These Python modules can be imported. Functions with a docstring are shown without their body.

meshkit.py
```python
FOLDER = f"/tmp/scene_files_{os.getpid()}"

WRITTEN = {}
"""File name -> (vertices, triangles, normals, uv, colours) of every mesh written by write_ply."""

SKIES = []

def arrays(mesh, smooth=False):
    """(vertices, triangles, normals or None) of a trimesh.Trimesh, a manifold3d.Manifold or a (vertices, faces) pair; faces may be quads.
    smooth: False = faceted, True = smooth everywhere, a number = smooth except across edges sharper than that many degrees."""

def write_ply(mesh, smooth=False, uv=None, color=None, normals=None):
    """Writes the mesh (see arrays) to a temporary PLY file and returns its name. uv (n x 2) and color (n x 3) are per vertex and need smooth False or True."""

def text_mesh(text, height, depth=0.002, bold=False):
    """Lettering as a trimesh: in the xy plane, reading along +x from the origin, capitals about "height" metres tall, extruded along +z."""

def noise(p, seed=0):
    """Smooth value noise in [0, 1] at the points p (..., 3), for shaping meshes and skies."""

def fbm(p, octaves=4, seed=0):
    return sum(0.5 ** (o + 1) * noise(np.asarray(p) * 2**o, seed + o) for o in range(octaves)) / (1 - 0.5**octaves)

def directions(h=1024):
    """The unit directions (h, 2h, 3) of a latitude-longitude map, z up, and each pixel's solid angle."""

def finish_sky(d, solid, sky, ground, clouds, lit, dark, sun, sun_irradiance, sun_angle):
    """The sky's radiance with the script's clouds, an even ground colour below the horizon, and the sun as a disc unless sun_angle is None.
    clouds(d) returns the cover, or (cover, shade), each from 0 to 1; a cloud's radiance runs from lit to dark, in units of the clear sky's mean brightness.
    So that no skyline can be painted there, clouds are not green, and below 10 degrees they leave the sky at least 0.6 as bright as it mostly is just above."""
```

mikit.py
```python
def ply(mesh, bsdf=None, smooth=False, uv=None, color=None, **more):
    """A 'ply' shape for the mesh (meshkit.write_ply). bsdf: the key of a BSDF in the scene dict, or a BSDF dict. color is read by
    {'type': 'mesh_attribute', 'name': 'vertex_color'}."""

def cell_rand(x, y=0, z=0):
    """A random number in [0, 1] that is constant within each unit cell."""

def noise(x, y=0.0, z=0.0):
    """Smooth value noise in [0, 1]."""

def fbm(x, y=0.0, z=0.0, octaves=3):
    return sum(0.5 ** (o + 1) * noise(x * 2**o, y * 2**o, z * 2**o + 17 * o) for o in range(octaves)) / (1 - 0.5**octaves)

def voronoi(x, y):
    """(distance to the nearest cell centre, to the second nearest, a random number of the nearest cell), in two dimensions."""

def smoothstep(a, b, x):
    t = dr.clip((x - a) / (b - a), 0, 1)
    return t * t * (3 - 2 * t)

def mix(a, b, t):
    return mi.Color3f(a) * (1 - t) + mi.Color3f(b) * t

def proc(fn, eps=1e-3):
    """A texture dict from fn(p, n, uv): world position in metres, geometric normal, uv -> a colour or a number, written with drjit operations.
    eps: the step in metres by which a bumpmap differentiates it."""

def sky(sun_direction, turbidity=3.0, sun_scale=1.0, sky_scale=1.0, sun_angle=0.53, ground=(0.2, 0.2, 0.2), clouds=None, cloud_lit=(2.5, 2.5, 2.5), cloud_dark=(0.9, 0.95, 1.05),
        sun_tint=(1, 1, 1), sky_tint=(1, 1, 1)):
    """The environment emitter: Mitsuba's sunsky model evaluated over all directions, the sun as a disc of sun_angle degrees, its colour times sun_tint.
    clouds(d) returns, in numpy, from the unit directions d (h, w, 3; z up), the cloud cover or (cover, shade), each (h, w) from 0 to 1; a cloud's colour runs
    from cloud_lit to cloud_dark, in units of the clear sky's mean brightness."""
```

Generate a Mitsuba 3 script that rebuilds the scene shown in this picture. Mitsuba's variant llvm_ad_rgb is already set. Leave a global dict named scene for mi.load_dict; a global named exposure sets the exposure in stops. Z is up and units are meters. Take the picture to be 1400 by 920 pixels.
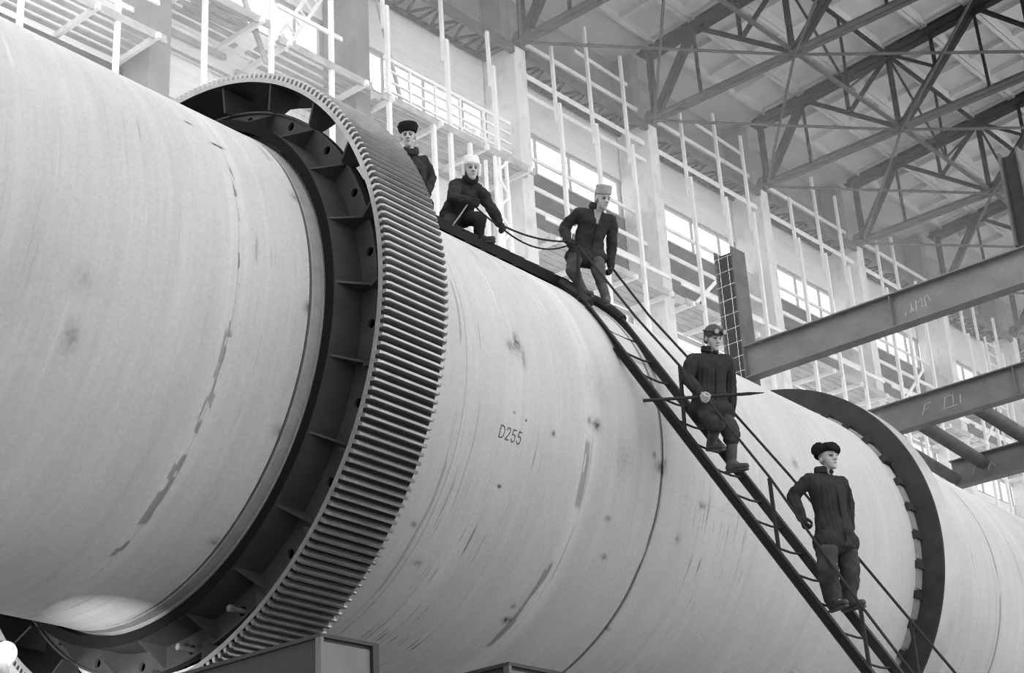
import math, random
import numpy as np, trimesh, manifold3d as m3
import mitsuba as mi, drjit as dr
import mikit, meshkit
from mikit import proc, fbm, noise, smoothstep, mix, cell_rand
from shapely.geometry import Polygon, Point, box as sbox

T = mi.ScalarTransform4f
random.seed(7)
rng = np.random.default_rng(7)
A3 = lambda *v: np.array(v, float)

# ---------------------------------------------------------------- camera, sky, lights, exposure
exposure = 4.2
CAM = A3(0, 0, 1.6)
cam_f = A3(0.70211325, 0.59151748, 0.39641398)
cam_u = A3(-0.2642057, -0.30056016, 0.91643818)


def overcast(d):
    n = meshkit.fbm(d * 2.5, 3)
    return np.ones(d.shape[:2]), np.clip((n - .4) * 1.5, 0, 1) * .5


scene = {
    'camera': {'type': 'perspective', 'fov_axis': 'x', 'fov': math.degrees(2 * math.atan(700 / 2291.81)),
               'near_clip': .1, 'far_clip': 500.,
               'to_world': T().look_at(origin=CAM.tolist(), target=(CAM + cam_f).tolist(), up=cam_u.tolist())},
    'sky': mikit.sky((-.5, -.6, .6), turbidity=6, sun_scale=0.0, sky_scale=1.0, ground=(.72, .72, .72), clouds=overcast,
                     cloud_lit=(1, 1, 1), cloud_dark=(.8, .8, .8)),
}
labels = {}

# ---------------------------------------------------------------- materials (a black and white photograph: all greys)
KB = A3(0, 12.40218, 8.21087)                    # kiln axis: a point and the direction (the kiln slopes 3.3 per cent)
KD = A3(0.99943786, -0.00244941, -0.03344)
KD /= np.linalg.norm(KD)
KE1 = np.cross([0, 0, 1.], KD); KE1 /= np.linalg.norm(KE1)
KE2 = np.cross(KD, KE1)
KM = np.eye(4); KM[:3, 0], KM[:3, 1], KM[:3, 2], KM[:3, 3] = KD, KE1, KE2, KB
KT = T(KM.tolist())


def kiln_coords(p):
    q = mi.Vector3f(p.x - float(KB[0]), p.y - float(KB[1]), p.z - float(KB[2]))
    dot = lambda e: q.x * float(e[0]) + q.y * float(e[1]) + q.z * float(e[2])
    a, y, z = dot(KD), dot(KE1), dot(KE2)
    ph = dr.rad2deg(dr.atan2(z, y))
    return a, dr.select(ph < 0, ph + 360, ph)


# rusty smudges on the shell: axial place, angle, half-widths (m, degrees), strength
SMUDGES = [(13.02, 184.3, .07, 1.6, .55), (12.9, 184.0, .035, 1.2, .4), (14.12, 188.6, .1, 1.5, .5), (14.0, 186, .03, .9, .5), (14.2, 186.5, .03, .9, .35),
           (11.82, 171.5, .05, 3.0, .5), (11.72, 173.2, .07, 1.6, .4), (11.9, 175.0, .03, 2.6, .35), (13.9, 172.2, .05, 1.2, .3),
           (6.84, 206.1, .07, 3.0, .28), (6.8, 196, .12, 3.0, .16), (9.02, 210, .06, 1.3, .4), (9.03, 184.5, .05, 1.6, .45), (9.0, 157, .05, 1.4, .4),
           (8.98, 236, .06, 1.2, .4), (12.75, 236, .06, 1.0, .6), (12.7, 232, .03, .8, .5), (8.2, 150.8, .07, .5, .9), (7.95, 146.3, .05, .4, .8),
           (12.35, 190.6, .03, .7, .5), (11.75, 189.2, .016, .35, .8), (11.93, 190.0, .014, .3, .7), (11.75, 206.2, .03, .5, .7),
           (14.92, 193.9, .06, .9, .45), (16.9, 171, .06, 1.5, .4), (13.55, 214, .05, .8, .4), (13.4, 205.0, .06, .8, .3), (14.2, 231, .05, .7, .4),
           (14.6, 204, .05, 1.4, .3), (10.6, 176, .02, 1.2, .35), (10.9, 220, .05, .8, .35), (11.2, 228, .06, 1.0, .3), (13.1, 173, .25, 6.0, .12), (13.5, 190, .2, 5., .14)]


def kiln_colour(p, n, uv):
    a, ph = kiln_coords(p)
    arc = ph * 0.0436
    base = 0.315 + 0.075 * (fbm(a * .7, arc * .8, 3, 3) - .5) + .045 * (fbm(a * 9, arc * .6, 9, 3) - .5) + .05 * (fbm(a * 55, arc * 55, 2, 2) - .5)
    base = base + .018 * (noise(a * 38, arc * 1.1, 5) - .5)
    # long scratches running round the shell, thicker to the right of the gear
    zone = smoothstep(9.9, 10.4, a) * (1 - smoothstep(15.5, 17, a))
    clump = smoothstep(.45, .75, fbm(a * 1.4, arc * .7, 21, 2))
    scr = smoothstep(.83, .95, noise(a * 62, arc * 2.2, 13)) * (clump * (.2 + .8 * zone))
    scr2 = smoothstep(.86, .97, noise(a * 45 + arc * 2, arc * 1.3, 33)) * clump
    dark = .55 * scr + .3 * scr2
    light = .22 * smoothstep(.9, .99, noise(a * 40, arc * .9, 41)) * smoothstep(.5, .7, fbm(a, arc * 1.2, 51, 2))

    def band(a0, w, lo, hi, fr, thr, amp, seed, frA=18.):
        g = smoothstep(w, w * .6, dr.abs(a - a0 - .02 * (noise(arc * 3, seed) - .5))) * smoothstep(lo, lo + 2, ph) * (1 - smoothstep(hi - 2, hi, ph))
        return amp * g * smoothstep(thr, thr + .12, noise(arc * fr, a * frA, seed))
    dark = dark + .22 * smoothstep(.09, .04, dr.abs(ph - 193.3)) * smoothstep(14.1, 14.2, a) * (1 - smoothstep(17.3, 17.4, a)) + band(8.24, .022, 150, 200, 11, .62, .5, 61) + band(8.23, .05, 194, 214, 10, .42, .42, 62, 30.) + band(8.22, .05, 212, 247, 9, .38, .5, 63, 26.)
    dark = dark + band(12.9, .055, 188, 206, 4, .2, .45, 64, 40.) + band(12.84, .05, 218, 246, 5, .25, .5, 65, 40.) + band(12.96, .012, 186, 250, 2, .3, .2, 66)
    dark = dark + band(10.98, .02, 160, 260, 1.5, .35, .3, 67) + band(11.25, .012, 170, 215, 1.5, .3, .22, 68)
    dark = dark + band(14.15, .032, 120, 260, 1.2, .1, .55, 69) + band(22.1, .03, 140, 230, 2, .3, .45, 70) + band(22.9, .02, 130, 200, 2, .3, .25, 71)
    for a0, p0, wa, wp, s in SMUDGES:
        r2 = dr.square((a - a0) / wa) + dr.square((ph - p0) / wp)
        dark = dark + s * 1.35 * dr.exp(-r2 * 1.1) * (.45 + .9 * noise(a * 40, arc * 30, 77))
    weld = .03 * smoothstep(.16, .05, dr.abs(a - 8.235)) + .04 * smoothstep(.2, .05, dr.abs(a - 12.95))
    v = dr.clip(base + weld + light * .3, .05, .8) * dr.clip(1 - dark, .12, 1)
    return mi.Color3f(v)


def grey(v, rough=.7, metallic=0., spec=.5, **k):
    return {'type': 'twosided', 'b': {'type': 'principled', 'base_color': v if isinstance(v, dict) else {'type': 'rgb', 'value': [float(v)] * 3},
                                      'roughness': float(rough), 'metallic': float(metallic), 'specular': float(spec), **k}}


def mottled(v, amp, f, seed=0, stretch=(1, 1, 1)):
    def fn(p, n, uv):
        return mi.Color3f(dr.clip(v * (1 + amp * 2 * (fbm(p.x * f * stretch[0], p.y * f * stretch[1], p.z * f * stretch[2] + seed, 3) - .5)), 0, .9))
    return proc(fn)


def panel_colour(p, n, uv):           # board-marked concrete: faint horizontal streaks
    v = .76 + .12 * (fbm(p.x * .6, 3, p.z * 14, 3) - .5) + .10 * (fbm(p.x * 1.5, p.y, p.z * 1.5, 3) - .5)
    return mi.Color3f(dr.clip(v, .2, .85))


def column_colour(p, n, uv):
    v = .74 + .14 * (fbm(p.x * 2, p.y * 2, p.z * .8, 3) - .5) - .10 * smoothstep(.5, .8, fbm(p.x * 5, p.y * 5, p.z * 2.5, 3))
    return mi.Color3f(dr.clip(v, .15, .85))


def beam_colour(p, n, uv):
    v = .115 + .06 * (fbm(p.x * 3, p.y * 3, p.z * 3, 3) - .5) + .04 * (fbm(p.x * 30, p.y * 30, p.z * 30, 2) - .5)
    return mi.Color3f(dr.clip(v, .04, .5))


def slab_colour(p, n, uv):
    v = .54 + .26 * (fbm(p.x * .8, p.y * .8, p.z, 3) - .5) + .07 * (cell_rand(p.x / 6, p.y / 1.5) - .5)
    return mi.Color3f(dr.clip(v, .1, .8))


scene.update({
    'mat_kiln': grey(proc(kiln_colour), .7, spec=.15),
    'mat_kiln_core': grey(.05, .9),
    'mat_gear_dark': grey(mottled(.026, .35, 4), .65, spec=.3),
    'mat_gear_rim': grey(mottled(.22, .3, 9), .38, .6),
    'mat_tooth': grey(mottled(.24, .3, 7, 3), .24, .75),
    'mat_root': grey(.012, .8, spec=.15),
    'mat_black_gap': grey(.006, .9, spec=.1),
    'mat_shell_ring': grey(mottled(.2, .2, 9), .5, .2),
    'mat_tyre_dark': grey(mottled(.022, .4, 5), .7, spec=.25),
    'mat_tyre_face': grey(mottled(.29, .15, 4), .45, .3),
    'mat_marking': grey(.06, .9),
    'mat_chalk': grey(.34, .95),
    'mat_column': grey(proc(column_colour), .85, spec=.2),
    'mat_column_dark': grey(mottled(.24, .2, 1.5), .85, spec=.2),
    'mat_panel_shaded': grey(mottled(.27, .3, 1.2), .85, spec=.2),  # pale panel again, with the shade under the roof put into its tone
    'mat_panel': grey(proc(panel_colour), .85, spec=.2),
    'mat_panel_dark': grey(mottled(.09, .5, 1.2), .85, spec=.2),  # dark boards and backing; also paints the shade below the window sills
    'mat_frame': grey(.3, .6),
    'mat_glass': {'type': 'thindielectric', 'int_ior': 1.5},
    'mat_white_wood': grey(mottled(.87, .05, 3), .7, spec=.2),
    'mat_board': grey(mottled(.42, .35, 3, 2), .8, spec=.2),
    'mat_truss': grey(mottled(.028, .3, 4), .75, spec=.2),
    'mat_truss_light': grey(mottled(.085, .3, 4, 5), .7, spec=.25),
    'mat_slab': grey(proc(slab_colour), .9, spec=.2),
    'mat_beam': grey(proc(beam_colour), .5),
    'mat_ladder': grey(mottled(.012, .3, 6), .65, spec=.25),
    'mat_rope': grey(.02, .9, spec=.2),
    'mat_box_dark': grey(mottled(.02, .4, 3), .6, spec=.3),
    'mat_box_panel': grey(mottled(.062, .5, 2, 7), .45),
    'mat_floor': grey(mottled(.27, .3, .5), .9, spec=.1),
    'mat_lamp_body': grey(.2, .5),
})


# ---------------------------------------------------------------- mesh helpers
def numbered(key):
    if key not in scene and key not in labels and not any(k.startswith(key + '__') for k in scene):
        return key
    i = COUNT.get(key, 1)
    while f'{key}_{i:03d}' in scene or f'{key}_{i:03d}' in labels:
        i += 1
    COUNT[key] = i + 1
    return f'{key}_{i:03d}'


COUNT = {}


def tag(key, label=None, cat=None, group=None, kind=None):
    labels[key] = {k: v for k, v in (('label', label), ('category', cat), ('group', group), ('kind', kind)) if v}
    return key


def thing(name, label, cat, group=None):
    return tag(numbered(name), label, cat, group)


def put(parent, name, mesh, mat, smooth=False, to_world=None, label=None, kind=None):
    """One entry of the scene, a part when it has a parent."""
    key = (parent + '__' + name) if parent else name
    if key in scene:
        i = COUNT.get(key, 1); COUNT[key] = i + 1
        key = f'{key}_{i:03d}'
    s = dict(mesh) if isinstance(mesh, dict) else mikit.ply(mesh, mat, smooth)
    if to_world is not None:
        s['to_world'] = to_world
    scene[key] = s
    if label or kind:
        labels[key] = {k: v for k, v in (('label', label), ('kind', kind)) if v}
    return key


BOXF = np.array([[0, 2, 3], [0, 3, 1], [4, 5, 7], [4, 7, 6], [0, 1, 5], [0, 5, 4], [2, 6, 7], [2, 7, 3], [0, 4, 6], [0, 6, 2], [1, 3, 7], [1, 7, 5]])[:, ::-1]


def bar(p, q, w, h, up=(0, 0, 1), off=(0, 0)):
    """A straight bar from p to q: w across, h along up; off shifts it across and along up."""
    p, q = np.asarray(p, float), np.asarray(q, float)
    d = (q - p) / np.linalg.norm(q - p)
    s = np.cross(d, up)
    if np.linalg.norm(s) < 1e-6:
        s = np.cross(d, [1, 0, 0])
    s /= np.linalg.norm(s)
    u = np.cross(s, d)
    v = [o + s * (i * w / 2 + off[0]) + u * (j * h / 2 + off[1]) for o in (p, q) for j in (-1, 1) for i in (-1, 1)]
    return trimesh.Trimesh(v, BOXF, process=False)


def bx(x0, x1, y0, y1, z0, z1):
    return bar(((x0 + x1) / 2, (y0 + y1) / 2, z0), ((x0 + x1) / 2, (y0 + y1) / 2, z1), abs(y1 - y0), abs(x1 - x0), (1, 0, 0))


def cat(*ms):
    return trimesh.util.concatenate([m for x in ms for m in (x if isinstance(x, (list, tuple)) else [x])])


def tube(pts, r, n=8):
    """A round rope or pipe along points."""
    pts = np.asarray(pts, float)
    rs = np.broadcast_to(r, (len(pts),))
    t = np.gradient(pts, axis=0)
    V, F = [], []
    ref = A3(0, 0, 1) if abs(t[0][2]) < .9 * np.linalg.norm(t[0]) else A3(1, 0, 0)
    for i, (p, d) in enumerate(zip(pts, t)):
        d = d / np.linalg.norm(d)
        s = np.cross(d, ref); s /= np.linalg.norm(s); u = np.cross(s, d)
        for k in range(n):
            a = 2 * math.pi * k / n
            V.append(p + rs[i] * (math.cos(a) * s + math.sin(a) * u))
    for i in range(len(pts) - 1):
        for k in range(n):
            a, b, c, e = i * n + k, i * n + (k + 1) % n, (i + 1) * n + (k + 1) % n, (i + 1) * n + k
            F += [[a, b, c], [a, c, e]]
    V += [pts[0], pts[-1]]
    L = len(V)
    for k in range(n):
        F += [[L - 2, (k + 1) % n, k], [L - 1, (len(pts) - 1) * n + k, (len(pts) - 1) * n + (k + 1) % n]]
    return trimesh.Trimesh(V, F, process=False)


def kp(a, r, deg):
    t = math.radians(deg)
    return KB + KD * a + r * (math.cos(t) * KE1 + math.sin(t) * KE2)


def kdir(deg):
    t = math.radians(deg)
    return math.cos(t) * KE1 + math.sin(t) * KE2


def revolve_kiln(profile, n=256, closed=True):
    """Profile [(axial, radius)] turned round the kiln's axis, in the kiln's own frame (x along the axis)."""
    pr = np.asarray(profile, float)
    th = np.linspace(0, 2 * np.pi, n, endpoint=False)
    V = np.stack([np.broadcast_to(pr[:, None, 0], (len(pr), n)), pr[:, None, 1] * np.cos(th), pr[:, None, 1] * np.sin(th)], -1).reshape(-1, 3)
    F = []
    m = len(pr)
    for i in range(m if closed else m - 1):
        j = (i + 1) % m
        k = np.arange(n); k2 = (k + 1) % n
        F.append(np.stack([i * n + k, j * n + k, j * n + k2], -1)); F.append(np.stack([i * n + k, j * n + k2, i * n + k2], -1))
    F = np.concatenate(F)
    mesh = trimesh.Trimesh(V, F, process=False)
    if closed and mesh.volume < 0:
        mesh.invert()
    return mesh


def arc_block(a0, a1, r0, r1, d0, d1, n=4):
    """A block of a ring, in the kiln's frame."""
    pts = []
    for d in np.radians(np.linspace(d0, d1, n + 1)):
        pts += [[a, r * math.cos(d), r * math.sin(d)] for a, r in ((a0, r0), (a1, r0), (a1, r1), (a0, r1))]
    return trimesh.convex.convex_hull(np.array(pts)) if n <= 1 else cat([trimesh.convex.convex_hull(np.array(pts[4 * i:4 * i + 8])) for i in range(n)])


def krot(deg):
    R = np.eye(4); c, s = math.cos(math.radians(deg)), math.sin(math.radians(deg))
    R[1, 1], R[1, 2], R[2, 1], R[2, 2] = c, -s, s, c
    return T((KM @ R).tolist())


def prism_yz(poly, x0, x1):
    m = trimesh.creation.extrude_polygon(poly, x1 - x0, engine='earcut')
    v = m.vertices
    return trimesh.Trimesh(np.stack([v[:, 2] + x0, v[:, 0], v[:, 1]], -1), m.faces, process=False)


# ---------------------------------------------------------------- hall: floor, walls, columns
YC0, YC1, YW = 24.6, 25.72, 25.75            # column front, column back, inner face of the window wall
BAYS = [6 + 6 * i for i in range(11)]        # 6 .. 66
tag(put(None, 'floor', bx(-14, 80, -7, 27, -.4, 0), 'mat_floor'), 'bare concrete floor of the hall', kind='structure')
tag(put(None, 'wall_left_added', bx(-14.3, -14, -6, 26, 0, 31), 'mat_panel'), 'plain end wall of the hall, unseen and added to block light from the left', kind='structure')  # out of view, added to keep light from coming in at this end
tag(put(None, 'wall_right', bx(78, 78.3, -6, 26, 0, 31), 'mat_panel'), 'plain far end wall of the hall', kind='structure')

tag('wall_back', 'long wall of pale concrete panels with strips of windows', kind='structure')
COURSES = [(0, 9.0, 0), (9.0, 11.2, 0), (11.2, 13.6, 0), (13.6, 14.8, 2), (14.8, 16.4, 0), (16.4, 18.4, 0), (18.4, 20.18, 0), (20.18, 21.38, 2), (21.38, 22.5, 0),
           (22.5, 24.22, 1), (24.22, 25.5, 2), (25.5, 27.03, 0), (27.03, 28.4, 0), (28.4, 29.7, 0)]
wall_ply = {}
nwin = 0
for x0 in BAYS + [72]:
    for z0, z1, kind in COURSES:
        w0, w1 = x0 + .012, x0 + 5.988
        if kind == 2:
            nwin += 1
            k = tag(f'window_{nwin}', 'strip window of tall panes in the panel wall', kind='structure')
            put(k, 'frame', cat(bx(w0, w1, YW + .03, YW + .15, z0, z0 + .07), bx(w0, w1, YW + .03, YW + .15, z1 - .07, z1)), 'mat_frame')
            for j, mx in enumerate((.0, .62, 2.1, 3.6, 5.1, 5.9)):
                put(k, 'mullion', bx(x0 + mx + .02, x0 + mx + (.07 if j in (1, 0, 5) else .04), YW + .03, YW + .13, z0 + .07, z1 - .07), 'mat_frame')
            for a, b in ((.09, .64), (.71, 2.12), (2.16, 3.62), (3.66, 5.12), (5.16, 5.92)):
                zz0, zz1, xx0, xx1 = z0 + .07, z1 - .07, x0 + a, x0 + b
                q = trimesh.Trimesh([[xx0, YW + .08, zz0], [xx1, YW + .08, zz0], [xx1, YW + .08, zz1], [xx0, YW + .08, zz1]], [[0, 1, 2], [0, 2, 3]], process=False)
                put(k, 'pane', q, 'mat_glass')
            continue
        mat = 'mat_panel_dark' if kind == 1 and x0 >= 30 else ('mat_panel_shaded' if z0 > 27 else 'mat_panel')  # shade below the sills and up under the roof is painted as panel tone
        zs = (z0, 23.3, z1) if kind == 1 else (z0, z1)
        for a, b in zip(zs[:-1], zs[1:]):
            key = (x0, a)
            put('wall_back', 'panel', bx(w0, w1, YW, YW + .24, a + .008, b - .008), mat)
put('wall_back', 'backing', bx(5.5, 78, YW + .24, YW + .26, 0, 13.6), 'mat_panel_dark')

ORD = ['first', 'second', 'third', 'fourth', 'fifth', 'sixth', 'seventh', 'eighth', 'ninth', 'tenth', 'eleventh', 'twelfth']
for i, x0 in enumerate(BAYS[2:] + [72]):     # the first column in view stands at 18 m
    w = .55 if x0 == 18 else .47
    k = thing('concrete_column', f'tall {"grey" if i < 2 else "pale"} rectangular column on the window wall, {ORD[i]} from the left', 'column', None)
    put(k, 'shaft', bx(x0, x0 + w, YC0, YC1, 0, 27.0), 'mat_column' if x0 >= 30 else 'mat_column_dark')
    put(k, 'upper_shaft', bx(x0 + .05, x0 + w - .03, YC0 + .45, YC1, 27.0, 29.62), 'mat_column_dark')  # darker tone paints in the shade at the column head
    put(k, 'bearing_plate', bx(x0 - .03, x0 + w + .03, YC0 - .02, YC0 + .42, 27.0, 27.02), 'mat_truss')

# ---------------------------------------------------------------- roof: ribbed slabs on steel trusses
ZB = 27.12
RIDGE = 1.0


def zt(y):                                   # centre of the top chord
    return 29.42 + (24.5 - max(y, 2 * RIDGE - y)) * .083


tag('ceiling', 'underside of the roof of ribbed concrete slabs', kind='structure')
sl = []
sl.append(bx(.03, 5.97, -.74, .74, .22, .3))
for s in (-1, 1):
    sl.append(bx(.03, 5.97, min(s * .74, s * .63), max(s * .74, s * .61), -.06, .22))
for xx in (.1, 1.5, 2.95, 4.4, 5.85):
    sl.append(bx(xx - .06, xx + .06, -.63, .63, .02, .22))
slab_ply = mikit.ply(cat(sl), 'mat_slab')
ang = math.degrees(math.atan(.083))
for x0 in BAYS[2:] + [72]:
    for j in range(15):
        y = 23.4 - 1.5 * j + .02
        slope = -1 if y > RIDGE else 1
        tw = T().translate([x0, y, zt(y) + .15]).rotate([1, 0, 0], slope * ang)
        put('ceiling', 'roof_slab', slab_ply, None, to_world=tw)
put('ceiling', 'eave_slab', bx(18, 78, 24.2, 26.0, zt(24.5) + .28, zt(24.5) + .5), 'mat_slab')


def pair(p, q, leg, gap=.03, th=.03, up=(0, 0, 1)):
    """Two angle irons back to back, as truss members were made."""
    p, q = np.asarray(p, float), np.asarray(q, float)
    d = (q - p) / np.linalg.norm(q - p)
    side = A3(1, 0, 0)
    u = np.cross(side, d)
    if u[2] < 0:
        u = -u
    ms = []
    for s in (-1, 1):
        o = side * s * (gap / 2 + th / 2)
        ms.append(bar(p + o, q + o, th, leg, u))
        o = side * s * (gap / 2 + leg / 2) - u * (leg / 2 - th / 2)
        ms.append(bar(p + o, q + o, leg, th, u))
    return cat(ms)


def gusset(x, y, z, w, h):
    pts = [(-w, -h * .4), (-w * .6, h), (w * .6, h), (w, -h * .4), (w * .7, -h), (-w * .7, -h)]
    return prism_yz(Polygon([(y + a, z + b) for a, b in pts]), x - .02, x + .02)


NB = [24.4, 19.5, 13.5, 7.5, 1.5]
for i, x in enumerate([24, 30, 36, 42, 48, 54, 60, 66, 72]):
    x = x + .25 if x == 24 else x + .1
    k = thing('roof_truss', f'steel roof truss over the {ORD[i + 1]} column from the left', 'truss', None)
    P = lambda y, z: (x, y, z)
    put(k, 'bottom_chord', pair(P(24.6, ZB), P(1.3, ZB), .19), 'mat_truss_light')
    put(k, 'top_chord', pair(P(24.6, zt(24.6)), P(1.3, zt(1.3)), .30, .05), 'mat_truss')
    webs = []
    for n, yb in enumerate(NB):
        if n < len(NB) - 1:
            yn = NB[n + 1]
            ya, ym, yc = (22.7, None, None) if n == 0 else ((NB[n] + yn) / 2 + .05, None, None)
            webs.append(((yb, ZB), (ya, zt(ya) - .05), .19))
            webs.append(((ya, zt(ya) - .05), (yn, ZB), .12))
            put(k, 'hanger', pair(P(ya, zt(ya)), P(ya - .05, ZB), .06), 'mat_truss')
            put(k, 'gusset_plate', gusset(x, ya, zt(ya) - .12, .45, .22), 'mat_truss')
            # the smaller triangles inside each big one
            for (y0, y1) in ((ya, yn), (ya, yb)):
                if n == 0 and y1 == yb:
                    continue
                mid = ((y0 + y1) / 2, (zt(y0) + ZB) / 2)
                put(k, 'sub_strut', pair(P(mid[0], mid[1] - .05), P(mid[0] , zt(mid[0])), .08), 'mat_truss')
                put(k, 'sub_diagonal', pair(P(*mid), P(y1, zt(y1) - .1), .08), 'mat_truss')
                put(k, 'gusset_plate', gusset(x, mid[0], zt(mid[0]) - .08, .22, .14), 'mat_truss')
        put(k, 'node_plate', gusset(x, yb, ZB + .08, .4, .22), 'mat_truss_light')
        if 0 < n:
            put(k, 'post', pair(P(yb, ZB), P(yb, zt(yb)), .11, .05), 'mat_truss')
            put(k, 'gusset_plate', gusset(x, yb, zt(yb) - .1, .35, .2), 'mat_truss')
    for (a, b, leg) in webs:
        put(k, 'diagonal', pair(P(*a), P(*b), leg), 'mat_truss')
    put(k, 'end_post', pair(P(24.3, ZB), P(24.3, zt(24.3)), .14), 'mat_truss')

for i, x in enumerate([24, 30, 36, 42, 48, 54, 60, 66]):
    k = thing('roof_bracing', f'steel bracing between the roof trusses over the {ORD[i + 1]} and {ORD[i + 2]} columns', 'bracing', None)
    a, b = x + .1, x + 6.1
    for j, (y0, y1) in enumerate(zip(NB[:-1], NB[1:])):
        put(k, 'cross_brace', tube([(a, y0, ZB - .1), (b, y1, ZB - .1)], .045, 6), 'mat_truss_light')
        put(k, 'cross_brace', tube([(a, y1, ZB - .17), (b, y0, ZB - .17)], .045, 6), 'mat_truss_light')
        put(k, 'strut', bar((a, y1, ZB + .02), (b, y1, ZB + .02), .1, .1), 'mat_truss_light')
        if j < 2:
            put(k, 'top_strut', bar((a, y1, zt(y1) - .15), (b, y1, zt(y1) - .15), .1, .1), 'mat_truss')
            m = (a + b) / 2
            put(k, 'sway_brace', cat(bar((a, y1, zt(y1) - .2), (m, y1, ZB + .1), .06, .06), bar((b, y1, zt(y1) - .2), (m, y1, ZB + .1), .06, .06)), 'mat_truss')
            put(k, 'sway_post', bar((m, y1, ZB), (m, y1, zt(y1) - .15), .07, .07), 'mat_truss')

# laced walkway girder between column heads
for i, x in enumerate([18, 24, 30, 36, 42, 48, 54, 60, 66]):
    k = thing('lattice_girder', f'flat laced steel girder between the {ORD[i]} and {ORD[i + 1]} columns', 'girder', None)
    a, b = x + .57, x + 5.98
    put(k, 'chord', bar((a, 24.62, 26.93), (b, 24.62, 26.86), .14, .26), 'mat_truss_light')
    put(k, 'chord', bar((a, 25.6, 26.98), (b, 25.6, 26.98), .1, .12), 'mat_truss')
    n = 6
    for j in range(n):
        u, v = a + (b - a) * j / n, a + (b - a) * (j + 1) / n
        put(k, 'lacing', bar((u + .03, 24.69, 27.0), ((u + v) / 2, 25.55, 27.0), .07, .06), 'mat_truss')
        put(k, 'lacing', bar(((u + v) / 2, 25.55, 27.0), (v, 24.69, 27.0), .07, .06), 'mat_truss')
        put(k, 'batten', bar((u, 24.69, 27.0), (u, 25.55, 27.0), .06, .05), 'mat_truss')

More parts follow.
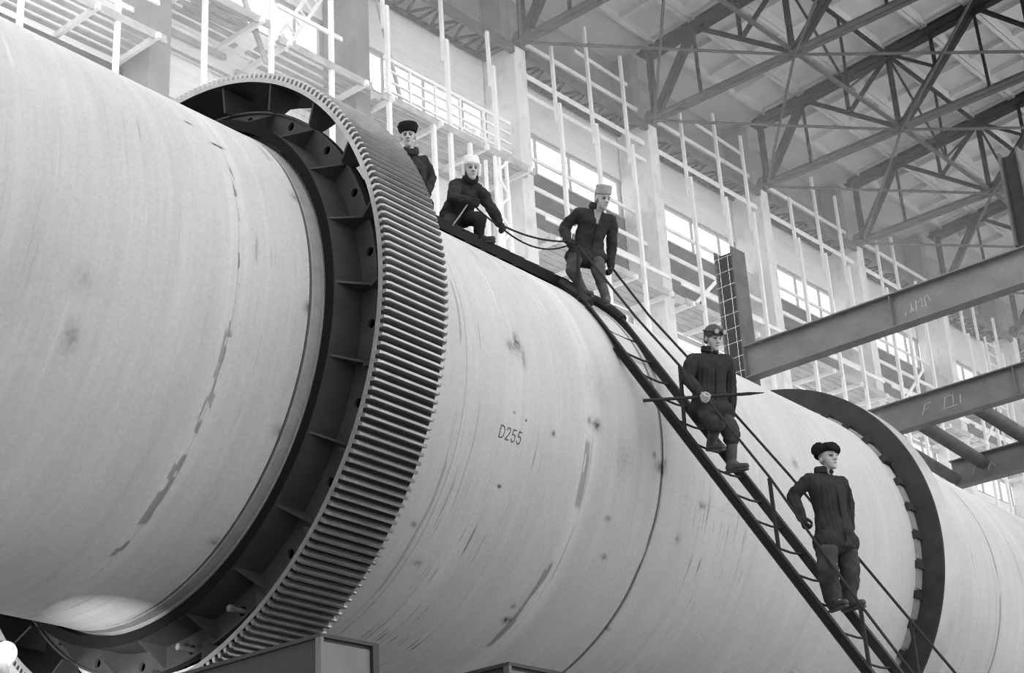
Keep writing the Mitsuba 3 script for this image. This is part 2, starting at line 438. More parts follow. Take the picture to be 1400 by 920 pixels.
# ---------------------------------------------------------------- white timber scaffolds along the wall, one per bay
POSTS = {12: [(14.69, 26.5), (16.91, 26.6)], 18: [(19.13, 27.4), (21.0, 26.5), (22.83, 27.6)], 24: [(24.69, 27.2), (26.22, 22.8), (26.82, 27.9), (27.53, 22.8), (28.6, 26.6)],
         30: [(31.3, 27.35), (32.9, 28.75), (34.55, 28.5)], 36: [(37.4, 27.9), (39.25, 28.5), (40.75, 28.3)], 42: [(43.35, 27.0), (45.0, 28.4), (46.45, 28.2)],
         48: [(49.0, 27.6), (50.2, 27.9), (51.6, 26.6)], 54: [(55.0, 26.8), (56.1, 27.4), (57.8, 27.0)], 60: [(61.3, 27.5), (62.9, 28), (64.5, 27.5)], 66: [(67.3, 27.5), (69, 28)]}
for i, x in enumerate(sorted(POSTS)):
    where = 'left of the first column' if x == 12 else f'between the {ORD[i - 1]} and {ORD[i]} columns'
    k = thing('timber_scaffold', f'whitewashed timber scaffold {where}, against the window wall', 'scaffold', None)
    for j, (px, top) in enumerate(POSTS[x]):
        lap = 24.9 if top > 25.5 else top
        put(k, 'post', bar((px, 24.2, 0), (px, 24.2, min(top, lap + .6)), .1, .1, (1, 0, 0)), 'mat_white_wood')
        if top > lap:
            put(k, 'post', bar((px - .02 + .03 * (j % 2), 24.3, lap), (px - .05, 24.3, top), .085, .085, (1, 0, 0)), 'mat_white_wood')

    def rail(xa, xb, y, z, h=.14, name='ledger', mat='mat_white_wood', dz=0.):
        put(k, name, bar((xa, y, z), (xb, y, z + dz), .05, h), mat)

    def deck(xa, xb, z, y0=24.25, y1=25.6, n=6, mat='mat_board', gap=.05):
        w = (y1 - y0) / n
        for b in range(n):
            e0, e1_ = rng.uniform(-.25, .15), rng.uniform(-.15, .25)
            put(k, 'deck_board', bx(xa + e0, xb + e1_, y0 + b * w, y0 + (b + 1) * w - gap - rng.uniform(0, .04), z + .0, z + .045), mat)
        m = max(2, int((xb - xa) / 1.45) + 1)
        for q in range(m):
            xx = xa + .15 + (xb - xa - .3) * q / (m - 1)
            put(k, 'joist', bar((xx, y0 - .2, z - .07), (xx, y1 + .1, z - .07), .09, .13), 'mat_white_wood')
        put(k, 'ledger', bar((xa - .1, y0 - .08, z - .03), (xb + .1, y0 - .08, z - .03), .05, .2), 'mat_board')
        put(k, 'ledger', bar((xa - .1, y1 + .05, z - .2), (xb + .1, y1 + .05, z - .2), .06, .14), 'mat_board')
    c0, c1 = x + .5, x + 5.98
    if x >= 30:
        if x < 54:
            rail(c0, c1, 24.75, 26.32 + .02, .13); rail(c0 + .2, c1, 24.9, 27.55, .12)
            if x in (30, 36):
                rail(c0 + 2.4, c1 - .6, 24.75, 28.2, .1, dz=-.1)
            if x == 30:
                rail(c0, c1 + .0, 24.75, 25.74, .09)
        rail(c0 + .1, c1, 25.25, 24.2, .1)
        rail(c0, c1, 25.0, 23.08, .12); rail(c0, c1, 25.0, 22.42, .12)
        if x <= 54:
            deck(c0 + .1, c1 - .1, 21.2, 24.3, 25.6, 5)
            rail(c0, c1, 24.3, 21.75, .12)
            put(k, 'brace', bar((c0 + .5, 24.28, 21.2), (c0 + 2.5, 24.28, 23.0), .05, .1), 'mat_white_wood')
    elif x == 24:
        deck(c0 + .05, 29.9, 22.88, n=6)
        for z in (24.02, 23.7, 23.4, 23.13):
            rail(24.6, 29.2, 24.25, z, .1 if z > 24 else .05, 'guard_rail')
        for xx in (25.5, 26.4, 27.3, 28.2):
            put(k, 'guard_post', bar((xx, 24.27, 22.9), (xx, 24.27, 24.05), .06, .06, (1, 0, 0)), 'mat_white_wood')
        for q in range(11):
            xx = 27.5 + q * .13
            put(k, 'slat', bar((xx, 24.45, 22.93), (xx + rng.uniform(-.03, .03), 24.45, 23.35 + rng.uniform(-.1, .15)), .05, .1, (1, 0, 0)), 'mat_white_wood')
        put(k, 'brace', bar((24.75, 24.6, 26.0), (25.6, 24.6, 23.0), .05, .1), 'mat_board')
    elif x == 18:
        deck(21.3, 24.0, 22.95, n=5, gap=.12)
        rail(21.2, 23.2, 24.22, 23.85, .11, 'guard_rail')
        put(k, 'brace', bar((20.3, 24.6, 24.4), (21.2, 24.6, 22.5), .06, .13), 'mat_board')
        deck(18.6, 20.8, 23.2, n=5, gap=.08)
        put(k, 'plank', bar((19.6, 24.5, 23.3), (21.0, 25.3, 23.75), .35, .05), 'mat_board')
        put(k, 'plank', bar((20.0, 24.7, 23.2), (21.1, 25.2, 23.9), .3, .05), 'mat_board')
        put(k, 'plank', bar((19.2, 24.9, 23.25), (20.9, 25.0, 23.4), .3, .05), 'mat_board')
        rail(18.6, 21.3, 25.6, 22.5, .05, 'ledger', 'mat_frame')
    else:
        deck(13.2, 18.0, 21.5, n=5, gap=.1)
        rail(13.0, 18.0, 24.3, 22.4, .12)
        rail(15.5, 18.0, 25.2, 22.67, .13)
        put(k, 'toe_board', bar((12.6, 25.5, 21.2), (18.0, 25.5, 21.2), .05, .28), 'mat_panel_dark')
        put(k, 'toe_board', bar((12.6, 25.5, 20.75), (18.0, 25.5, 20.75), .05, .12), 'mat_panel_dark')


def ladder(lab, p, q, w, rungs, mat='mat_white_wood', across=(1, 0, 0)):
    k = thing('wooden_ladder', lab, 'ladder')
    p, q, s = A3(*p), A3(*q), A3(*across)
    for e in (-1, 1):
        put(k, 'stile', bar(p + s * e * w / 2, q + s * e * w / 2, .05, .08), mat)
    for r in range(rungs):
        c = p + (q - p) * (r + .5) / rungs
        put(k, 'rung', bar(c - s * w / 2, c + s * w / 2, .04, .04), mat)


ladder('white ladder leaning above the plank deck between the first and second columns', (21.55, 24.65, 23.0), (23.4, 24.9, 26.0), .36, 9, across=(.8, .1, -.5))
ladder('white ladder standing far off beneath the roof at the right', (57.1, 24.25, 21.2), (57.1, 24.3, 25.9), .8, 11)

# light lattice mast by the third column
k = thing('lattice_mast', 'slender whitewashed lattice mast in front of the third column', 'mast')
for (xa, ya, xb, yb) in ((27.5, 23.3, 27.58, 23.45), (28.2, 23.3, 28.0, 23.45), (27.5, 23.9, 27.58, 23.75), (28.2, 23.9, 28.0, 23.75)):
    put(k, 'leg', bar((xa, ya, 0), (xb, yb, 22.1), .07, .07, (1, 0, 0)), 'mat_white_wood')
for j in range(10):
    z = 17.2 + j * .49
    put(k, 'lacing', bar((27.56, 23.42, z), (28.04, 23.42, z + .49), .04, .06, (1, 0, 0)) if j % 2 else bar((28.04, 23.42, z), (27.56, 23.42, z + .49), .04, .06, (1, 0, 0)), 'mat_white_wood')

# ---------------------------------------------------------------- steel frame above the far side of the kiln: beams, pipes, stanchions
def ibeam(k, x, y0, y1, zc, h, w=.3):
    put(k, 'web', bx(x - .012, x + .012, y0, y1, zc - h / 2, zc + h / 2), 'mat_beam')
    put(k, 'top_flange', bx(x - w / 2, x + w / 2, y0, y1, zc + h / 2, zc + h / 2 + .025), 'mat_beam')
    put(k, 'bottom_flange', bx(x - w / 2, x + w / 2, y0, y1, zc - h / 2 - .025, zc - h / 2), 'mat_beam')
    for yy in (13.6, 9.4):
        if y1 > yy > y0:
            put(k, 'stiffener', bx(x - w / 2 + .02, x + w / 2 - .02, yy - .008, yy + .008, zc - h / 2, zc + h / 2), 'mat_beam')


def stanchion(lab, x, y, z0, z1, w=.5, d=.47, wires=False):
    k = thing('stanchion', lab, 'steel post')
    put(k, 'front_flange', bx(x, x + w, y, y + .04, z0, z1), 'mat_truss_light')
    put(k, 'back_flange', bx(x, x + w, y + d - .04, y + d, z0, z1), 'mat_truss_light')
    put(k, 'web', bx(x + .1, x + .13, y + .04, y + d - .04, z0, z1 - .08), 'mat_truss')
    put(k, 'web', bx(x + w - .13, x + w - .1, y + .04, y + d - .04, z0, z1 - .08), 'mat_truss')
    if wires:
        for j in range(2):
            yy = y + .12 + .22 * j
            put(k, 'wire', tube([(x - .02, yy, z0 + 10), (x - .02, yy, z1)], .004, 5), 'mat_white_wood')
        for j in range(11):
            z = z1 - .2 - j * .33
            put(k, 'wire', tube([(x - .02, y + .01, z), (x - .02, y + d - .01, z)], .004, 5), 'mat_white_wood')
    return k


STAN = [('dark steel stanchion with a wire ladder at the end of the highest beam', 27.57, 17.0, 0, 17.22, .5, .47, True),
        ('steel stanchion beyond the kiln under the end of the middle beam', 32.8, 17.0, 0, 14.1, .4, .4, False),
        ('steel stanchion beyond the kiln under the end of the lowest beam', 36.2, 17.0, 0, 13.6, .4, .4, False),
        ('dark steel post at the right edge, standing on the highest beam', 27.52, 10.5, 14.94, 16.9, .36, .4, False)]
for s in STAN:
    stanchion(*s)
for s, n_ in (((27.5, 3.2, 0, 14.15), 'highest'), ((32.8, 3.2, 0, 14.1), 'middle'), ((36.2, 3.2, 0, 13.6), 'lowest')):
    k = thing('stanchion', f'steel stanchion under the near end of the {n_} beam, this side of the kiln', 'steel post')
    put(k, 'shaft', bx(s[0], s[0] + .4, s[1], s[1] + .4, s[2], s[3]), 'mat_truss')
BEAMS = [('long dark steel beam crossing above the kiln, the highest of the three', 27.7, 17.0, 14.55, .66),
         ('long dark steel beam with chalk marks, the middle one of the three crossing the kiln', 33.0, 17.2, 14.5, .66),
         ('dark steel beam at the right edge, lowest of the three crossing the kiln', 36.4, 17.0, 14.0, .62)]
for lab, x, y1, zc, h in BEAMS:
    k = thing('steel_beam', lab, 'beam')
    ibeam(k, x, 3.0, y1, zc, h)
    # chalk strokes on the web that faces the camera
    S = {27.7: [[(12.9, -.12), (12.92, .06)], [(12.92, .06), (12.84, .12), (12.8, -.02)], [(13.06, .02), (12.98, .1), (12.98, -.08), (12.9, -.08)], [(13.12, -.12), (13.1, .08)], [(13.2, -.1), (13.22, .06)], [(13.25, -.14), (13.2, .02), (13.18, -.12)], [(13.36, -.16), (13.34, -.08)]],
         33.0: [[(15.9, -.1), (15.8, .12), (15.65, .14)], [(15.85, .0), (15.72, .02)], [(15.35, -.08), (15.3, .14), (15.1, .16), (15.12, -.08)], [(15.42, -.12), (15.02, -.1)], [(14.95, -.1), (14.93, .1)], [(13.2, -.12), (13.18, .14)], [(12.98, -.06), (12.9, .14), (12.8, -.06), (12.95, .02)], [(12.55, -.1), (12.45, .0), (12.5, .16)]],
         36.4: [[(16.5, -.1), (16.4, .08), (16.25, .02)], [(16.1, -.1), (15.98, .1), (15.9, -.05)]]}[x]
    for st in S:
        put(k, 'chalk_mark', tube([(x - .016, y, zc + z) for y, z in st], .009 if x < 30 else .012, 5), 'mat_chalk')
k = thing('steel_pipe', 'upper grey steel pipe joining the middle and the lowest beam', 'pipe')
put(k, 'pipe', tube([(33.05, 16.2, 14.42), (36.35, 16.2, 14.12)], .16, 14), 'mat_truss_light', True)
k = thing('steel_pipe', 'grey steel pipe beside the kiln joining the ends of the lower two beams', 'pipe')
put(k, 'pipe', tube([(33.05, 16.95, 14.2), (36.35, 16.95, 13.9)], .14, 14), 'mat_truss_light', True)
k = thing('steel_pipe', 'grey steel pipe running out of the frame at the right below the middle beam', 'pipe')
put(k, 'pipe', tube([(33.05, 14.9, 14.5), (36.35, 14.9, 14.3)], .17, 14), 'mat_truss_light', True)

# ---------------------------------------------------------------- thin smoke hanging in the far half of the hall
scene['haze'] = mikit.ply(bx(4, 77.9, 15.6, 25.74, .01, 26.6), {'type': 'null'})
scene['haze']['interior'] = {'type': 'homogeneous', 'albedo': {'type': 'rgb', 'value': [.97] * 3}, 'sigma_t': .016, 'phase': {'type': 'hg', 'g': .55}}
labels['haze'] = {'label': 'thin smoke and dust hanging in the far half of the hall', 'category': 'haze', 'kind': 'stuff'}

# ---------------------------------------------------------------- the rotary kiln
tag('rotary_kiln', 'huge pale steel rotary kiln lying across the hall with a toothed ring', 'rotary kiln')
K = 'rotary_kiln'


def course(a0, a1, r=2.5, r1=None, mat='mat_kiln', n=320):
    m = max(2, int((a1 - a0) / .35) + 1)
    aa = np.linspace(a0, a1, m)
    rr = np.linspace(r, r if r1 is None else r1, m)
    prof = [(aa[0], rr[0] - .06)] + [(aa[0], rr[0] - .004)] + [(a, q) for a, q in zip(aa[:1] + .004, rr[:1])] + [(a, q) for a, q in zip(aa[1:-1], rr[1:-1])] + [(aa[-1] - .004, rr[-1]), (aa[-1], rr[-1] - .004), (aa[-1], rr[-1] - .06)]
    return put(K, 'shell_course', revolve_kiln(prof, n), mat, 25, KT)


for a0, a1 in ((-6, -1.2), (-1.2, 3.9), (3.9, 8.2355), (8.2365, 9.035), (9.19, 11.05), (11.052, 12.95), (12.951, 14.142), (14.156, 17.4), (17.401, 19.9)):
    course(a0, a1)
course(19.9, 22.0, 2.475, 2.44)
course(22.004, 26.5, 2.44, 2.42)
course(26.503, 32, 2.42); course(32.003, 40, 2.42)
put(K, 'lining', revolve_kiln([(-6, 2.3), (-6, 2.47), (19.8, 2.47), (20.4, 2.40), (40, 2.40), (40, 2.3)], 128), 'mat_kiln_core', 25, KT)
put(K, 'shell_band', revolve_kiln([(9.066, 2.4), (9.066, 2.498), (9.07, 2.504), (9.18, 2.504), (9.188, 2.498), (9.188, 2.4)], 320), 'mat_shell_ring', 25, KT)

# girth gear
G = 'girth_gear'
XL, XR, RT = 9.29, 10.062, 3.215
put(K, G, revolve_kiln([(XL, 3.10), (XL, 3.145), (XL + .01, 3.148), (XR - .01, 3.148), (XR, 3.145), (XR, 3.138), (9.74, 3.138), (9.72, 3.10)], 504), 'mat_root', 25, KT, label='dark toothed girth gear round the kiln')
G = K + '__' + G
put(G, 'rim_face', revolve_kiln([(XL - .004, 3.098), (XL - .004, 3.146), (XL + .004, 3.146), (XL + .004, 3.098)], 320), 'mat_gear_rim', 25, KT)
NT_ = 252
hw = math.pi * 3.163 / NT_
prof = [(-hw * .66, 3.142), (-hw * .62, 3.160), (-hw * .44, 3.195), (-hw * .26, 3.213), (hw * .26, 3.213), (hw * .44, 3.195), (hw * .62, 3.160), (hw * .66, 3.142)]
V = []
for x in (XL + .0, XL + .03, XR - .03, XR):
    e = x in (XL, XR)
    for y, r in prof:
        V.append([x, y * (.8 if e else 1), min(r, 3.196) if e and r > 3.196 else r])
n = len(prof); F = []
for i in range(3):
    for j in range(n):
        a, b, c, d_ = i * n + j, i * n + (j + 1) % n, (i + 1) * n + (j + 1) % n, (i + 1) * n + j
        F += [[a, b, c], [a, c, d_]]
for j in range(1, n - 1):
    F += [[0, j + 1, j], [3 * n, 3 * n + j, 3 * n + j + 1]]
tooth = trimesh.Trimesh(V, F, process=False)
if tooth.volume < 0:
    tooth.invert()
tooth_ply = mikit.ply(tooth, 'mat_tooth')
for i in range(NT_):
    put(G, 'tooth', tooth_ply, None, to_world=krot(i * 360 / NT_ + .35 - 90))
OFF = 13.35
ring_poly = Point(0, 0).buffer(2.86, 96).difference(Point(0, 0).buffer(2.60, 96))
holes = [Point(2.775 * math.cos(t), 2.775 * math.sin(t)).buffer(.045, 5) for t in np.radians(np.arange(24) * 15 + OFF + 7.3)]
for h in holes:
    ring_poly = ring_poly.difference(h)
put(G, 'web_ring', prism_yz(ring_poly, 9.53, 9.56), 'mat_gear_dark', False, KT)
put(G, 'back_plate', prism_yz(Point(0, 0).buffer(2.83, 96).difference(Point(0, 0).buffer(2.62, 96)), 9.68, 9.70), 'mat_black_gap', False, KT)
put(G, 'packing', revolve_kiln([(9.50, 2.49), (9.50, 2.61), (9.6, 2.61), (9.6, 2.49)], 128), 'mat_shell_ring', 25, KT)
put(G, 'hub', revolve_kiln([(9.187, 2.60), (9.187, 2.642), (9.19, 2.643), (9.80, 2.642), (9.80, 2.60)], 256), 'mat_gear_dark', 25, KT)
put(G, 'gap_shade_ring', revolve_kiln([(9.176, 2.545), (9.176, 2.645), (9.187, 2.645), (9.187, 2.545)], 256), 'mat_black_gap', 25, KT)  # black ring painting in the shaded gap between hub and shell
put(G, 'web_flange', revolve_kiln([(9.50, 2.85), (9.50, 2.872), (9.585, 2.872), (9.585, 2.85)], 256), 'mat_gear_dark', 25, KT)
tri = Polygon([(9.2, 2.63), (9.535, 2.63), (9.535, 2.852)])
g = trimesh.creation.extrude_polygon(tri, .022, engine='earcut'); v = g.vertices
gus_ply = mikit.ply(trimesh.Trimesh(np.stack([v[:, 0], v[:, 1], v[:, 2] - .011], -1), g.faces, process=False), 'mat_gear_dark')
sp = trimesh.creation.extrude_polygon(Polygon([(9.42, 2.86), (9.33, 3.11), (9.72, 3.11), (9.66, 2.98), (9.58, 2.86)]), .028, engine='earcut'); v = sp.vertices
spr_ply = mikit.ply(trimesh.Trimesh(np.stack([v[:, 0], v[:, 1], v[:, 2] - .014], -1), sp.faces, process=False), 'mat_gear_dark')
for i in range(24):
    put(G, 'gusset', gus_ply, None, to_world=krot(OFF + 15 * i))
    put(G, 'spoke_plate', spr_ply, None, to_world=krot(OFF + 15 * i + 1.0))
# bolts left in two of the holes, low down
for deg in (OFF + 7.3 + 15 * 16, OFF + 7.3 + 15 * 15):
    a = kp(9.40, 2.775, deg); b = kp(9.6, 2.775, deg)
    put(G, 'bolt', cat(tube([a, b], .024, 10), tube([a - KD * .03, a + KD * .01], .034, 6)), 'mat_gear_rim')

# riding ring (tyre) with its shims
put(K, 'riding_ring', revolve_kiln([(19.74, 2.53), (19.74, 2.836), (19.75, 2.846), (20.117, 2.846), (20.127, 2.836), (20.127, 2.53)], 320), 'mat_tyre_dark', 25, KT, label='smooth riding ring round the kiln at the right')
R = K + '__riding_ring'
put(R, 'running_surface', revolve_kiln([(19.757, 2.845), (19.757, 2.8475), (20.127, 2.8475), (20.13, 2.836), (20.13, 2.6), (20.127, 2.6), (20.127, 2.845)], 320), 'mat_tyre_face', 25, KT)
shim = mikit.ply(arc_block(19.62, 20.2, 2.495, 2.53, -3.2, 3.2, 4), 'mat_shell_ring')
for i in range(40):
    if i % 7 != 3:
        put(R, 'shim', shim, None, to_world=krot(i * 9 + 2))
for i in range(14):
    put(R, 'stop_block', mikit.ply(arc_block(19.6, 19.74, 2.5, 2.565, -1.2, 1.2, 2), 'mat_tyre_dark'), None, to_world=krot(120 + i * 9 + 4))

# painted number on the shell: D255
txt = meshkit.text_mesh('D255', .135, .0015)
txt = txt.subdivide_to_size(.03)
v = txt.vertices
A0, P0 = 11.56, 194.3
arc0 = math.radians(P0) * 2.5
sk = v[:, 0] * .68 + v[:, 1] * .14
ph = (arc0 + (.075 - v[:, 1])) / 2.5
rr = 2.5005 + v[:, 2]
vv = np.stack([A0 + sk, rr * np.cos(ph), rr * np.sin(ph)], -1)
put(K, 'painted_number', trimesh.Trimesh(vv, txt.faces, process=False), 'mat_marking', False, KT, label='hand-painted number D255')

# ---------------------------------------------------------------- gear housings under the kiln, work lamp
def housing(lab, x0, x1, y0, y1, ztop, shafts):
    k = thing('gear_housing', lab, 'machine housing')
    put(k, 'body', bx(x0 + .02, x1 - .02, y0 + .02, y1, 0, ztop - .03), 'mat_box_dark')
    put(k, 'cover', bx(x0 - .01, x1 + .01, y0 - .01, y1, ztop - .03, ztop), 'mat_box_dark')
    put(k, 'front_panel', bx(x0 + .03, x1 - .07, y0 + .005, y0 + .02, ztop - 2.2, ztop - .06), 'mat_box_panel')
    put(k, 'corner_angle', bx(x1 - .06, x1 + .005, y0 - .02, y0 + .05, ztop - 2.4, ztop - .03), 'mat_box_dark')
    put(k, 'corner_angle', bx(x0 - .01, x0 + .02, y0 - .012, y0 + .05, ztop - 2.4, ztop - .03), 'mat_box_panel')
    if shafts:
        yc, zc = y0 + .16, ztop - .42
        for q, (ra, dx0, dx1) in enumerate(((.24, 0, .07), (.19, .07, .12), (.14, .12, .2), (.09, .2, .3))):
            put(k, 'shaft_collar', tube([(x1 + dx0, yc, zc), (x1 + dx1, yc, zc)], ra, 24), 'mat_box_panel', 30)


housing('dark steel housing under the toothed ring, with a stepped shaft at its side', 8.55, 9.14, 9.27, 11.9, 4.655, True)
housing('dark steel housing at the bottom edge, right of the larger housing', 10.39, 11.1, 9.0, 11.2, 4.62, False)

k = thing('work_lamp', 'glaring work lamp on a thin pole under the kiln, at the lower left corner', 'lamp')
LP = A3(6.60, 10.45, 4.47)
LD = A3(9.53, 13.0, 5.08) - LP
LD /= np.linalg.norm(LD)
bulb = trimesh.creation.icosphere(3, .08); bulb.apply_translation(LP)
put(k, 'bulb', bulb, 'mat_chalk', True)
scene[k + '__bulb']['emitter'] = {'type': 'area', 'radiance': {'type': 'rgb', 'value': [3.] * 3}}
put(k, 'socket', tube([LP - [0, 0, .07], LP - [0, 0, .17]], .035, 12), 'mat_lamp_body', 30)
put(k, 'pole', tube([(LP[0], LP[1], 0), (LP[0], LP[1], LP[2] - .16)], .02, 10), 'mat_lamp_body', 30)
put(k, 'foot', bx(LP[0] - .4, LP[0] + .1, LP[1] - .25, LP[1] + .25, 0, .03), 'mat_lamp_body')
scene['work_lamp__beam'] = {'type': 'spot', 'intensity': {'type': 'rgb', 'value': [7.] * 3}, 'cutoff_angle': 16., 'beam_width': 5.,
                           'to_world': T().look_at(origin=(LP + LD * .1).tolist(), target=(LP + LD).tolist(), up=[0, 0, 1])}

# ---------------------------------------------------------------- steep steel ladder against the kiln, with rope handrails
k = thing('steel_ladder', 'steep black steel ladder leaning on the kiln, with men descending it', 'ladder')
LN = lambda y: 9.19 - (10.33 - y) * 1.613          # the near stringer's height
XN, XF = 13.67, 14.27
lean = A3(0, -.527, -.85)
nrm = A3(0, -.85, .527)
top, bot = A3(0, 10.36, 9.25), A3(0, 4.66, .06)
sag = lambda y: .0


def on_ladder(y, x=13.97):
    return A3(x, y, 9.25 + (y - 10.36) * 1.613)


for j, x in enumerate((XN, XF)):
    a, b = A3(x, 10.40, 9.32), A3(x, 4.60, -.02)
    put(k, 'stringer', cat(bar(a, b, .012, .09, nrm), bar(a + nrm * .04, b + nrm * .04, .06, .012, nrm, ((-.024 if j else .024), 0)), bar(a - nrm * .04, b - nrm * .04, .06, .012, nrm, ((-.024 if j else .024), 0))), 'mat_ladder')
y = 10.2
while y > 4.8:
    c = on_ladder(y)
    put(k, 'rung', tube([(XN, c[1], c[2]), (XN + .2, c[1], c[2] - .015), (XF - .2, c[1], c[2] - .018), (XF, c[1], c[2])], .012, 8), 'mat_ladder', True)
    y -= .2
# top platform along the crest of the kiln
zc = lambda x: 8.21087 - .03344 * x + 2.5
p0, p1 = kp(9.75, 2.56, 127.5), kp(14.05, 2.56, 127.5)
q0, q1 = kp(9.75, 2.56, 112.5), kp(14.3, 2.56, 112.5)
put(k, 'landing_stringer', bar(p0, p1, .05, .08, kdir(127.5)), 'mat_ladder')
put(k, 'landing_stringer', bar(q0, q1, .05, .08, kdir(112.5)), 'mat_ladder')
for j in range(17):
    t = (j + .5) / 17
    a, b = p0 + (p1 - p0) * t, q0 + (q1 - q0) * t
    put(k, 'landing_board', bar(a + kdir(127.5) * .055, b + kdir(112.5) * .055, .2, .03, kdir(120)), 'mat_ladder')
# curved shoes that carry the stringers over the crest
for x in (XN, XF):
    pts = [kp(x, 2.555, dg) for dg in (112, 118, 124, 130, 136, 141)]
    put(k, 'shoe', tube(pts, .06, 8), 'mat_ladder')
# handrail ropes and their posts
HN = [(10.45, 10.10), (9.74, 8.97), (9.23, 8.23), (8.94, 7.77), (8.30, 6.74), (7.50, 5.29), (6.2, 3.1)]
HF = [(10.42, 9.98), (9.99, 9.26), (9.53, 8.60), (9.0, 7.77), (8.43, 6.93), (7.81, 5.95), (7.33, 5.20), (6.98, 4.66), (6.1, 3.2)]
put(k, 'handrail', tube([(XN, *p) for p in HN], .014, 8), 'mat_rope')
put(k, 'handrail', tube([(XF, *p) for p in HF], .014, 8), 'mat_rope')
for x, (ya, za), (yb, zb) in ((XN, (10.45, 10.10), (10.50, 9.38)), (XN, (9.23, 8.23), (9.25, 7.45)), (XN, (8.31, 6.74), (8.30, 5.95)), (XN, (7.51, 5.31), (7.5, 4.68)),
                              (XF, (7.33, 5.20), (7.34, 4.42)), (XF, (9.1, 7.93), (9.12, 7.25))):
    put(k, 'handrail_post', bar((x, ya, za), (x, yb, zb), .03, .03, (1, 0, 0)), 'mat_rope')

# ---------------------------------------------------------------- the men
scene.update({
    'mat_skin': grey(mottled(.26, .12, 25), .6),
    'mat_feature': grey(.03, .7),
    'mat_fur': grey(mottled(.011, .6, 60), .95, spec=.1),
    'mat_hat_white': grey(mottled(.52, .1, 30), .9, spec=.1),
    'mat_hat_grey': grey(mottled(.22, .25, 25), .9, spec=.1),
    'mat_jacket': grey(mottled(.018, .5, 9), .9, spec=.15),
    'mat_jacket_soft': grey(mottled(.022, .5, 9, 4), .9, spec=.15),
    'mat_trousers': grey(mottled(.028, .5, 8), .9, spec=.15),
    'mat_trousers_light': grey(mottled(.045, .45, 8, 2), .9, spec=.15),
    'mat_boot': grey(mottled(.02, .4, 12), .6),
    'mat_boot_felt': grey(mottled(.06, .4, 12), .9, spec=.1),
    'mat_glove': grey(mottled(.02, .4, 20), .9, spec=.1),
    'mat_glove_light': grey(mottled(.27, .3, 20), .9, spec=.1),
    'mat_shirt': grey(mottled(.18, .2, 20), .9, spec=.1),
})
ICO = trimesh.creation.icosphere(2).vertices


def sp(c, r):
    return np.asarray(c, float) + ICO * r


def hull(*ps):
    return m3.Manifold.hull_points(np.concatenate(ps))


def chain(pts, rs):
    return [hull(sp(pts[i], rs[i]), sp(pts[i + 1], rs[i + 1])) for i in range(len(pts) - 1)]


def ellp(c, fr, rad):
    return np.asarray(c, float) + (ICO * np.asarray(rad)) @ np.asarray(fr)


def solid(ms, edge=.02, it=6, disp=None):
    M = m3.Manifold.batch_boolean(list(ms), m3.OpType.Add).refine_to_length(edge)
    q = M.to_mesh()
    t = trimesh.Trimesh(q.vert_properties[:, :3], q.tri_verts, process=False)
    trimesh.smoothing.filter_taubin(t, iterations=it)
    if disp is not None:
        t.vertices = t.vertices + t.vertex_normals * disp(t.vertices)[:, None]
    return t


def unit(v):
    return np.asarray(v, float) / np.linalg.norm(v)


def folds(amp, f=9., quilt=None, seed=0):
    def fn(v):
        d = amp * 2 * (meshkit.fbm(v * f, 3, seed) - .5)
        if quilt is not None:
            s = v @ quilt[0] / quilt[1]
            d = d + .009 * (np.abs(np.sin(np.pi * s)) - .6)
        return d
    return fn


def hand_parts(w, d, pn, side, curl, add=0., s=.95):
    """Palm, four fingers of different lengths and a thumb; d runs from the wrist to the knuckles, pn is the palm's normal, side points to the thumb."""
    d = unit(d); pn = unit(pn - d * (pn @ d)); side = unit(side - d * (side @ d) - pn * (side @ pn))
    out = chain([w - d * .03, w + d * .02], [.029 + add, .027 + add])
    k = [w + d * .085 * s + side * x * s for x in (.031, .011, -.010, -.029)]
    out.append(hull(sp(w + side * .018, .016 + add), sp(w - side * .016, .016 + add), *[sp(q, .0135 + add) for q in (k[0], k[3])]))
    for q, L in zip(k, (.072, .080, .075, .058)):
        p, a, pts = q, 0., [q - d * .02]
        pts.append(p)
        for frac, c in zip((.45, .30, .25), curl):
            a += c
            p = p + (d * math.cos(a) + pn * math.sin(a)) * L * s * frac
            pts.append(p)
        out += chain(pts, [.0105 + add, .0105 + add, .0098 + add, .0090 + add, .0080 + add])
    t0 = w + d * .025 * s + side * .030 * s
    t1 = t0 + (d * .6 + side * .55 + pn * .45) * .036 * s
    t2 = t1 + (d * .75 + side * .0 + pn * .75) * .030 * s
    t3 = t2 + (d * .6 - side * .3 + pn * .7) * .022 * s
    out += chain([t0, t1, t2, t3], [.0135 + add, .012 + add, .011 + add, .009 + add])
    return out


HS = 1.06


def head_parts(c, ff, uu):
    ff = unit(ff); rr = unit(np.cross(ff, uu)); uu = np.cross(rr, ff)      # rr: the person's right
    fr = [rr * HS, ff * HS, uu * HS]
    at = lambda x, y, z: c + (rr * x + ff * y + uu * z) * HS
    ms = [m3.Manifold.hull_points(ellp(at(0, -.012, .028), fr, (.074, .092, .086)))]
    ms.append(hull(ellp(at(0, .028, -.012), fr, (.062, .062, .05)), ellp(at(0, .04, -.07), fr, (.044, .045, .03)), sp(at(0, .070, -.094), .027)))
    ms.append(hull(sp(at(0, .094, .018), .010), sp(at(0, .113, -.022), .013), sp(at(.014, .098, -.03), .010), sp(at(-.014, .098, -.03), .010)))
    for s in (-1, 1):
        ms.append(m3.Manifold.hull_points(ellp(at(s * .076, -.014, -.008), fr, (.010, .018, .028))))
        ms += chain([at(s * .012, .092, .028), at(s * .048, .078, .026)], [.009, .008])
    ms.append(m3.Manifold.hull_points(ellp(at(0, .086, -.062), fr, (.024, .012, .011))))
    return ms, fr, at


